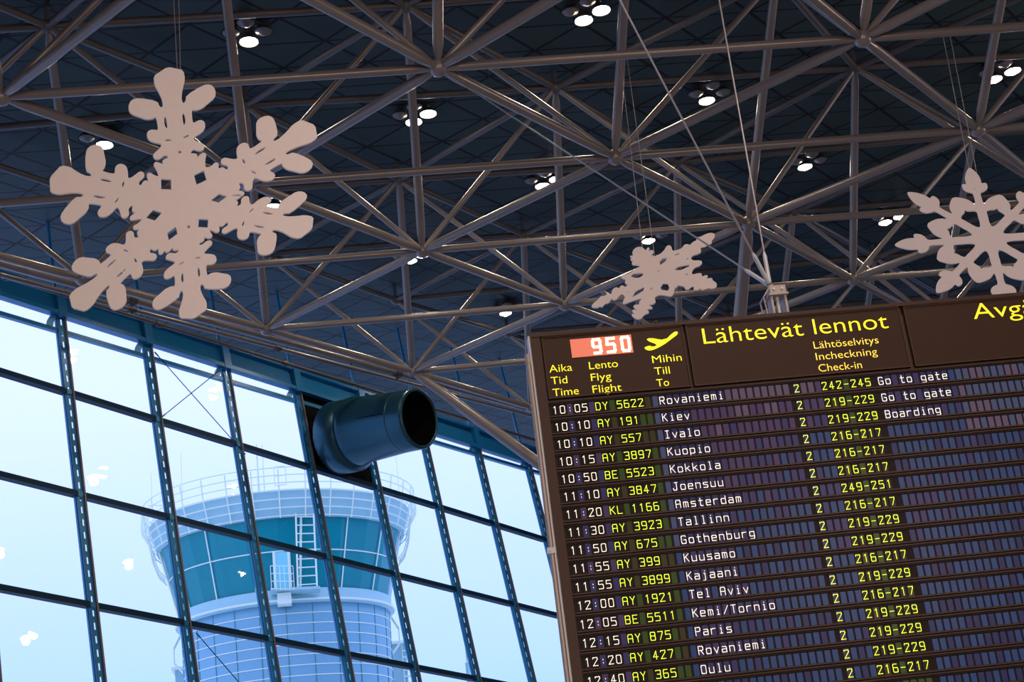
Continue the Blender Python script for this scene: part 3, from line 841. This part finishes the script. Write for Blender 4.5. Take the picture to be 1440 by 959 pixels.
# small feathery flake
T2_ = [(70, 735), (85, 705), (130, 670), (150, 640), (195, 640), (205, 605), (215, 630), (243, 622), (245, 590), (275, 565), (310, 578), (315, 555), (340, 553), (350, 570), (385, 545), (350, 530), (365, 500), (322, 488),
       (330, 465), (400, 452), (440, 410), (490, 390), (455, 378), (415, 378), (412, 355), (445, 342), (408, 345), (400, 325), (430, 320), (398, 310), (402, 300), (425, 303), (415, 270), (440, 235), (480, 224), (512, 238), (525, 262), (548, 228), (562, 240), (540, 272),
       (580, 250), (598, 265), (570, 300), (600, 300), (585, 330), (610, 300), (650, 290), (690, 250), (700, 225), (722, 210), (745, 225), (750, 262), (790, 255), (835, 240), (850, 210), (880, 202), (900, 215), (930, 182), (955, 175), (965, 140), (985, 145),
       (1020, 125), (1070, 108), (1110, 115), (1105, 150), (1080, 175), (1085, 198), (1045, 205), (1030, 225), (985, 230), (995, 262), (975, 285), (925, 295), (905, 318), (920, 342), (990, 340), (1005, 355), (985, 385), (935, 400), (910, 445), (925, 462), (970, 448), (1000, 450), (998, 480),
       (1040, 462), (1052, 475), (1030, 500), (1085, 485), (1090, 510), (1125, 530), (1125, 565), (1085, 580), (1060, 570), (1030, 582), (1005, 590), (985, 570), (970, 590), (930, 588), (940, 560), (910, 560), (890, 585), (862, 582), (855, 560), (820, 552),
       (785, 545), (800, 560), (770, 570), (765, 620), (740, 645), (700, 635), (650, 628), (615, 640), (600, 655), (612, 690), (590, 710), (545, 715), (585, 735), (580, 748), (530, 750), (555, 770), (550, 785), (515, 795), (490, 830), (455, 838),
       (410, 805), (415, 790), (450, 795), (415, 770), (420, 755), (470, 760), (425, 735), (430, 715), (480, 712), (470, 690), (510, 655), (440, 672), (390, 690), (350, 708), (332, 695), (360, 645), (330, 620), (300, 640), (280, 670), (250, 675), (240, 655), (222, 690), (200, 705), (185, 700), (160, 735), (140, 725), (120, 740)]
Hs = [[(640, 350), (665, 325), (710, 315), (700, 345), (652, 382)], [(762, 420), (800, 392), (900, 374), (895, 390), (830, 422), (800, 425)], [(855, 455), (888, 450), (885, 462), (862, 464)],
      [(395, 475), (420, 452), (500, 444), (512, 460), (480, 485), (440, 490)], [(405, 655), (440, 600), (520, 560), (510, 595), (450, 635)], [(655, 560), (672, 534), (715, 535), (730, 570), (715, 598), (670, 592), (650, 578)],
      [(865, 330), (885, 318), (895, 322), (880, 335)], [(770, 290), (810, 275), (812, 288), (775, 302)], [(355, 605), (385, 600), (380, 610)]]
cv = lambda L: [(820+x/5.995, 310+y/5.995) for x, y in L]
h2 = atz(876, 76, HB)
flake([smooth_loop(cv(T2_), 1)] + [cv(h) for h in Hs], None, h2, 'smallest white snowflake, feathery and tilted, hanging above the board left of the column', 0.022, (((906, 372), -0.04), ((923, 378), 0.04)), ((926, 382), (916, 406.5)))

# eight-armed leafy flake
c3 = V((1391, 336))
U3, L3 = V((-27.5, -100)), V((-133, 9)); UL3 = (U3+L3)/math.sqrt(2)*1.015; LL3 = (L3-U3)/math.sqrt(2)*0.99
arms = [U3, UL3, L3, LL3, -U3, -UL3, -L3, -LL3]
hp = [(1.0, 0.0), (.965, .030), (.90, .064), (.83, .080), (.765, .076), (.775, .105), (.765, .130), (.715, .130), (.675, .105), (.650, .060), (.640, .034), (.50, .037), (.475, .050), (.545, .095), (.58, .16)]
out3 = []
for k in range(8):
    A_ = arms[k]; nx = arms[(k+1) % 8]; pv = arms[(k-1) % 8]; Lt = (nx-pv)/math.sqrt(2)
    out3 += [c3 + A_*r_ - Lt*w_ for r_, w_ in hp][::-1] + [c3 + A_*r_ + Lt*w_ for r_, w_ in hp][1:]
    Bs = (A_+nx)/(2*math.cos(math.pi/8))
    out3 += [c3 + Bs*0.655]
loops = [smooth_loop([tuple(q) for q in out3], 1)]
for k in range(8):
    A_ = arms[k]; nx = arms[(k+1) % 8]; Bs = (A_+nx)/(2*math.cos(math.pi/8)); T_ = (nx-A_)/(2*math.sin(math.pi/8))
    q = [(.165, 0), (.22, .042), (.31, .075), (.375, .105), (.40, .075), (.42, .02), (.455, 0)]
    lp = [tuple(c3+Bs*r_+T_*w_) for r_, w_ in q] + [tuple(c3+Bs*r_-T_*w_) for r_, w_ in q[-2:0:-1]]
    loops.append(smooth_loop(lp, 1))
h3 = atz(1330, 46, HB)
flake(loops, None, h3, 'white eight-armed snowflake with leaf shaped tips, over the right end of the board', 0.022, (((1364, 245), -0.04), ((1377, 262), 0.04)), ((1370, 266), (1374, 354), (1416, 315)))

# ------------------------------------------------------------------ ceiling lamps in clusters of four bowls
ZL = ZCEIL - 0.14
dB = lat(0, 1, 0)-lat(0, 0, 0); dB.normalize(); dA = V((1, 0, 0))
LAMPS = [((350, 59), 'R', 'right of the biggest snowflake tip'), ((821, 29), 'RB', 'nearest the top picture edge'), ((582, 172), 'RB', 'partly behind a tube above centre'),
         ((763, 262), 'RB', 'above a diagonal chord mid roof'), ((994, 142), 'R', 'left of a rod, upper right'), ((1132, 235), 'R', 'in the panel up right of the column'),
         ((1245, 313), 'RB', 'left of the eight-armed snowflake'), ((1398, 112), 'RB', 'close to the right picture edge'), ((912, 339), 'R', 'directly over the small feathery snowflake'),
         ((711, 441), 'R', 'lowest, left of the small snowflake'), ((577, 367), 'RB', 'just below a truss node'), ((385, 291), 'R', 'behind the biggest snowflake right arm'),
         ((147, 204), 'R', 'half hidden above the biggest snowflake')]
for (px, py), lit, lab in LAMPS:
    PR = atz(px, py, ZL); SPC = 0.33
    pos = {'R': PR, 'B': PR-dB*SPC, 'L': PR-dB*SPC-dA*SPC, 'T': PR-dA*SPC}
    ctr = PR-dB*SPC/2-dA*SPC/2
    o = thing('ceiling_lamp', ctr, 'ceiling lamp cluster, %s bowl%s lit, %s' % (('two', 's') + (lab,) if len(lit) > 1 else ('one', '') + (lab,)), 'ceiling lamp', 'downlights under the ceiling panels')
    g = MB(); g.box(V((ctr.x, ctr.y, ZCEIL-0.02)), dA*0.16, dB*0.16, V((0, 0, 0.02)))
    g.build('mounting_plate', M_TOP, o)
    for q, P in pos.items():
        g = MB()
        g.tube(V((P.x, P.y, ZCEIL-0.03)), V((ctr.x, ctr.y, ZCEIL-0.03)), 0.014, 8)
        g.lathe(V((P.x, P.y, ZL)), (0, 0, 1), [(0.135, -0.005), (0.132, 0.02), (0.10, 0.065), (0.05, 0.10), (0.01, 0.105)], 24)
        bowl = g.build('lamp_bowl', M_BOWL, o)
        g = MB(); g.lathe(V((P.x, P.y, ZL)), (0, 0, 1), [(0.001, -0.055), (0.04, -0.050), (0.066, -0.014), (0.115, -0.002), (0.124, 0.012)], 24)
        g.build('lamp_lens', M_BULB if q in lit else M_DULL, bowl, label='glowing warm white lens' if q in lit else 'unlit lens')
        if q in lit:
            d_ = bpy.data.lights.new('lamp_light', 'SPOT'); d_.energy = BOWL_WATT*4; d_.color = (1, 0.78, 0.6); d_.spot_size = 2.6; d_.spot_blend = 0.6; d_.shadow_soft_size = 0.09
            lo = bpy.data.objects.new('lamp_light', d_); COL.objects.link(lo); lo.parent = o
            lo.location = V((P.x, P.y, ZL-0.12)) - ctr

# ------------------------------------------------------------------ outside: control tower and apron
MB().box((60, 140, -4.2), (220, 0, 0), (0, 115, 0), (0, 0, 0.2)).build('ground', M_SNOW, kind='structure')
DT = 62.0
dv = ray(394, 720); hxy = V((dv.x, dv.y, 0)).normalized(); TC = V((hxy.x*DT, hxy.y*DT, 0)); TS = V((0, 0, 1)).cross(-hxy)   # TS: to the right seen from the hall
PXM = DT/(FPX*0.965)


def tz(py, px=398):                                       # height over the floor at the tower axis
    dv = ray(px, py); return ZC + dv.z*DT/math.hypot(dv.x, dv.y)


def tpx(half): return half*PXM*0.965


M_TCLAD = mat('tower_cladding', (0.36, 0.62, 0.66), 0.45, noise=0.04, nscale=0.6)
M_TSHAFT = mat('tower_shaft_panels', (0.20, 0.44, 0.58), 0.45, noise=0.05, nscale=0.6)
M_TRIM = mat('tower_white_trim', (0.88, 0.95, 0.80), 0.5, noise=0.03)
M_TGLASS = mat('tower_glass', (0.004, 0.26, 0.30), 0.12, noise=0.25, nscale=0.15, spec=0.3)
M_TDARK = mat('tower_shadow_gap', (0.05, 0.22, 0.24), 0.6, noise=0.05)
tw = thing('control_tower', (TC.x, TC.y, -4), 'round pale blue airport control tower with glazed cab seen through the window', 'tower')
R_RAIL, R_DT, R_DB, R_GT, R_GB, R_S = tpx(191), tpx(183), tpx(172), tpx(168), tpx(145), tpx(143)
Z_RAIL, Z_DT, Z_DB, Z_GB = tz(712), tz(737), tz(769), tz(858)
ZUP = (0, 0, 1)
NF = -hxy


def tc_at(ang, r_, z): return V((TC.x, TC.y, 0)) + NF*(r_*math.cos(ang)) + TS*(r_*math.sin(ang)) + V((0, 0, z))


def ang_px(px, half): return math.asin(max(-1, min(1, (px-396)/half)))


def ringb(name, r_, z, tr, mt, par=None, n_=72):
    g = MB(); prof = [(r_+tr*math.cos(a), tr*math.sin(a)) for a in [2*math.pi*k/6 for k in range(7)]]
    g.lathe(V((TC.x, TC.y, z)), ZUP, prof, n_); return g.build(name, mt, par or tw)


# shaft with horizontal cladding courses
prof = []; z = -4.0; zt = Z_GB-0.55
prof.append((R_S*0.86, -4.0)); nc = 0
courses = []
zz = zt
while zz > zt-9.0: courses.append(zz); zz -= 0.40
for q in reversed(courses): prof.append((R_S*(0.93+0.07*max(0, (q-(zt-9))/9)), q))
prof += [(R_S*1.0, zt)]
MB().lathe(V((TC.x, TC.y, 0)), ZUP, prof, 72).build('shaft', M_TSHAFT, tw)
for q in courses[1:20]:
    ringb('cladding_course', R_S*(0.93+0.07*max(0, (q-(zt-9))/9))+0.01, q, 0.022, M_TRIM)
vj = MB
for k in range(26):
    a = 2*math.pi*k/26
    g = MB(); g.tube(tc_at(a, R_S*0.955, zt-6.5), tc_at(a, R_S+0.002, zt), 0.014, 6); g.build('vertical_joint', M_TDARK, tw)
MB().lathe(V((TC.x, TC.y, 0)), ZUP, [(R_S*0.99, zt-0.02), (R_S*1.04, zt+0.05), (R_S*1.04, zt+0.22), (R_GB+0.02, zt+0.30), (R_GB+0.05, Z_GB)], 72).build('sill_band', M_TCLAD, tw)
ringb('sill_rail', R_S*1.045, zt+0.10, 0.05, M_TRIM)
# cab glazing
MB().lathe(V((TC.x, TC.y, 0)), ZUP, [(R_GB, Z_GB), (R_GT, Z_DB)], 24, smooth=False).build('cab_glazing', M_TGLASS, tw)
for k in range(16):
    a = 2*math.pi*(k+0.35)/16
    MB().tube(tc_at(a, R_GB+0.03, Z_GB), tc_at(a+0.02, R_GT+0.03, Z_DB), 0.055 if k % 4 == 0 else 0.03, 6).build('glazing_bar', M_TRIM, tw)
zm = Z_GB*0.5+Z_DB*0.5; ringb('glazing_transom', (R_GB+R_GT)/2+0.02, zm+0.1, 0.028, M_TRIM)
# deck parapet with cladding rails
MB().lathe(V((TC.x, TC.y, 0)), ZUP, [(R_GT-0.2, Z_DB+0.02), (R_DB, Z_DB), (R_DB+0.02, Z_DB+0.12), (R_DT, Z_DT), (R_DT-0.25, Z_DT+0.02), (R_DT-0.3, Z_DT-0.6), (0.02, Z_DT-0.6)], 72).build('deck_parapet', M_TCLAD, tw)
for u in (0.02, 0.33, 0.66, 1.0):
    ringb('parapet_rail', R_DB+(R_DT-R_DB)*u+0.12, Z_DB+(Z_DT-Z_DB)*u, 0.025, M_TRIM)
for u in (0.0, 0.5, 1.0):
    ringb('deck_rail', R_DT+0.1+(R_RAIL-R_DT-0.1)*u, Z_DT+0.05+(Z_RAIL+0.05-Z_DT)*(0.3+0.7*u), 0.022, M_TRIM)
for k in range(34):
    a = 2*math.pi*k/34
    MB().path([tc_at(a, R_DB+0.12, Z_DB-0.05), tc_at(a, R_DT+0.12, Z_DT), tc_at(a, R_RAIL, Z_RAIL+0.05)], 0.028, 6).build('rail_post', M_TRIM, tw)
# hoops of the caged walkway at the two sides
for sgn in (-1, 1):
    for q in range(5):
        a = sgn*(1.36+0.075*q)
        pts = [tc_at(a, R_RAIL, Z_RAIL), tc_at(a, R_RAIL+0.04, Z_DT), tc_at(a, R_DB+0.32, (Z_DT+Z_DB)/2), tc_at(a, R_DB+0.20, Z_DB-0.25), tc_at(a, R_GT+0.10, Z_DB-0.85), tc_at(a, R_GT-0.18, Z_DB-1.15)]
        MB().path(pts, 0.026, 6).build('walkway_hoop', M_TRIM, tw)
    for q in range(3):
        a = sgn*(1.45+0.06*q)
        pts = [tc_at(a, R_S+0.05, zt-0.2), tc_at(a, R_S+0.32, zt-0.7), tc_at(a, R_S+0.32, zt-1.3), tc_at(a, R_S-0.02, zt-1.7)]
        MB().path(pts, 0.024, 6).build('walkway_hoop', M_TRIM, tw)
# ladder, landing, door and box on the near side
def tface(px, py, rr):                                     # point in front of the cab on the near side
    dv = ray(px, py); A_ = V((TC.x, TC.y, 0)) + NF*rr; return CAM + dv*((A_-CAM).dot(NF)/dv.dot(NF))


RL = R_GT+0.15
lad = MB(); A1, A2 = tface(416, 722, RL), tface(419, 830, RL); B1, B2 = tface(441, 722, RL), tface(446, 828, RL)
MB().tube(A1, A2, 0.035, 8).build('ladder_stile', M_TRIM, tw); MB().tube(B1, B2, 0.035, 8).build('ladder_stile', M_TRIM, tw)
for q in range(9):
    u = (q+0.4)/9; MB().tube(A1+(A2-A1)*u, B1+(B2-B1)*u, 0.024, 6).build('ladder_rung', M_TRIM, tw)
c1, c2 = tface(381, 832, R_GT-0.2), tface(450, 829, R_GT-0.2)
g = MB(); cc = (c1+c2)/2; g.box(cc, (c2-c1)*0.5, NF*0.45, V((0, 0, 0.05))); ld = g.build('landing', M_TCLAD, tw)
g = MB(); cc = tface(400, 843, R_GB+0.35); g.box(cc, TS*0.27, NF*0.3, V((0, 0, 0.22))); g.build('equipment_box', M_TRIM, tw)
d1, d2, d3 = tface(388, 829, R_GB+0.30), tface(409, 829, R_GB+0.30), tface(390, 776, R_GB+0.30)
hh = (d3.z-d1.z)
g = MB(); g.box((d1+d2)/2+V((0, 0, hh/2)), (d2-d1)*0.5, NF*0.06, V((0, 0, hh/2))); dr = g.build('door_leaf', mat('tower_door', (0.25, 0.75, 0.85), 0.3, noise=0.05), tw)
for e in (d1, d2): MB().tube(e+NF*0.08, e+NF*0.08+V((0, 0, hh)), 0.06, 8).build('door_frame', M_TRIM, tw)
g = MB(); e1, e2 = tface(382, 830, R_GT+0.28), tface(414, 830, R_GT+0.28)
for u in (0, 0.2, 0.4, 0.6, 0.8, 1): g.tube(e1+(e2-e1)*u, e1+(e2-e1)*u+V((0, 0, 0.95)), 0.014, 6)
for h_ in (0.05, 0.35, 0.65, 0.95): g.tube(e1+V((0, 0, h_)), e2+V((0, 0, h_)), 0.018, 6)
g.build('landing_cage', M_TRIM, tw)
# antennas on the deck
for (px, y0, y1), w_ in (((213, 662, 722), .02), ((256, 636, 715), .02), ((364, 632, 690), .055), ((372, 640, 690), .03), ((562, 640, 700), .018), ((225, 692, 722), .02)):
    rr = 0.0 if 300 < px < 480 else -1.0
    a = tface(px+ (1 if px < 300 else 0), y1, R_DT*0.2 if abs(px-396) > 120 else R_DT-0.4); b_ = V((a.x, a.y, tz(y0)*1.0 if abs(px-396) > 120 else a.z+1.9))
    g = MB(); g.tube(a-V((0, 0, 0.9)), b_, w_, 6, r2=w_*0.5)
    if px < 240: g.tube(a+V((0, 0, .35))-TS*0.18, a+V((0, 0, .35))+TS*0.18, 0.02, 6)
    g.build('antenna', M_TRIM, tw)
g = MB(); fa, fb = tface(385, 657, R_RAIL), tface(401, 655, R_RAIL)
hh = 0.75
g.path([fa, fb, fb-V((0, 0, hh)), fa-V((0, 0, hh)), fa], 0.018, 6); g.tube(fa-V((0, 0, hh/2)), fb-V((0, 0, hh/2)), 0.014, 6); g.build('rail_gate', M_TRIM, tw)
# low block beside the tower base
M_BLOCK = mat('pale_building_panel', (0.36, 0.58, 0.62), 0.6, noise=0.05, nscale=0.5)
for (xa_, xb_, yt), dist, lab in (((246, 300, 939), 70, 'pale blue block left of the control tower shaft, only its corner showing'), ((520, 570, 906), 70, 'pale blue building block right of the control tower shaft')):
    def gd(px, py):
        dv = ray(px, py); return CAM + dv*((V((hxy.x*dist, hxy.y*dist, 0))-CAM).dot(hxy)/dv.dot(hxy))
    a, b_ = gd(xa_, yt), gd(xb_, yt); a.z = b_.z = (a.z+b_.z)/2
    o = thing('building', V(((a.x+b_.x)/2, (a.y+b_.y)/2, -4)), lab, 'building')
    ce = (a+b_)/2; hw = (b_-a).length/2
    g = MB(); g.box(V((ce.x, ce.y, (ce.z-4)/2))+hxy*4, TS*hw, hxy*4, V((0, 0, (ce.z+4)/2))); g.build('wall', M_BLOCK, o)
    g = MB(); g.box(V((ce.x, ce.y, ce.z+0.03))+hxy*4, TS*(hw+0.15), hxy*4.2, V((0, 0, 0.06))); g.build('roof_edge', M_TRIM, o)
    if xa_ > 400:
        g = MB(); e = gd(572, 915)
        for q in range(14): g.box(V((e.x, e.y, e.z-q*0.30)), TS*0.22, NF*0.1, V((0, 0, 0.03)))
        for s_ in (-1, 1): g.tube(e+TS*(0.22*s_)+V((0, 0, 0.4)), V((e.x, e.y, -3.9))+TS*(0.22*s_), 0.03, 6)
        g.build('access_ladder', M_TRIM, o)
o = thing('roof_mast', (0, 0, 0), 'thin blue mast standing right of the tower low in the window', 'mast')
e = atz(657, 930, 0); dv = ray(657, 932); e = CAM + dv*(70/dv.dot(hxy)); o.location = (e.x, e.y, -4)
MB().tube((e.x, e.y, -4), e, 0.10, 10).build('mast_pole', M_TCLAD, o)
MB().tube(e, e+V((0, 0, 0.9)), 0.03, 8).build('mast_tip', M_TCLAD, o)
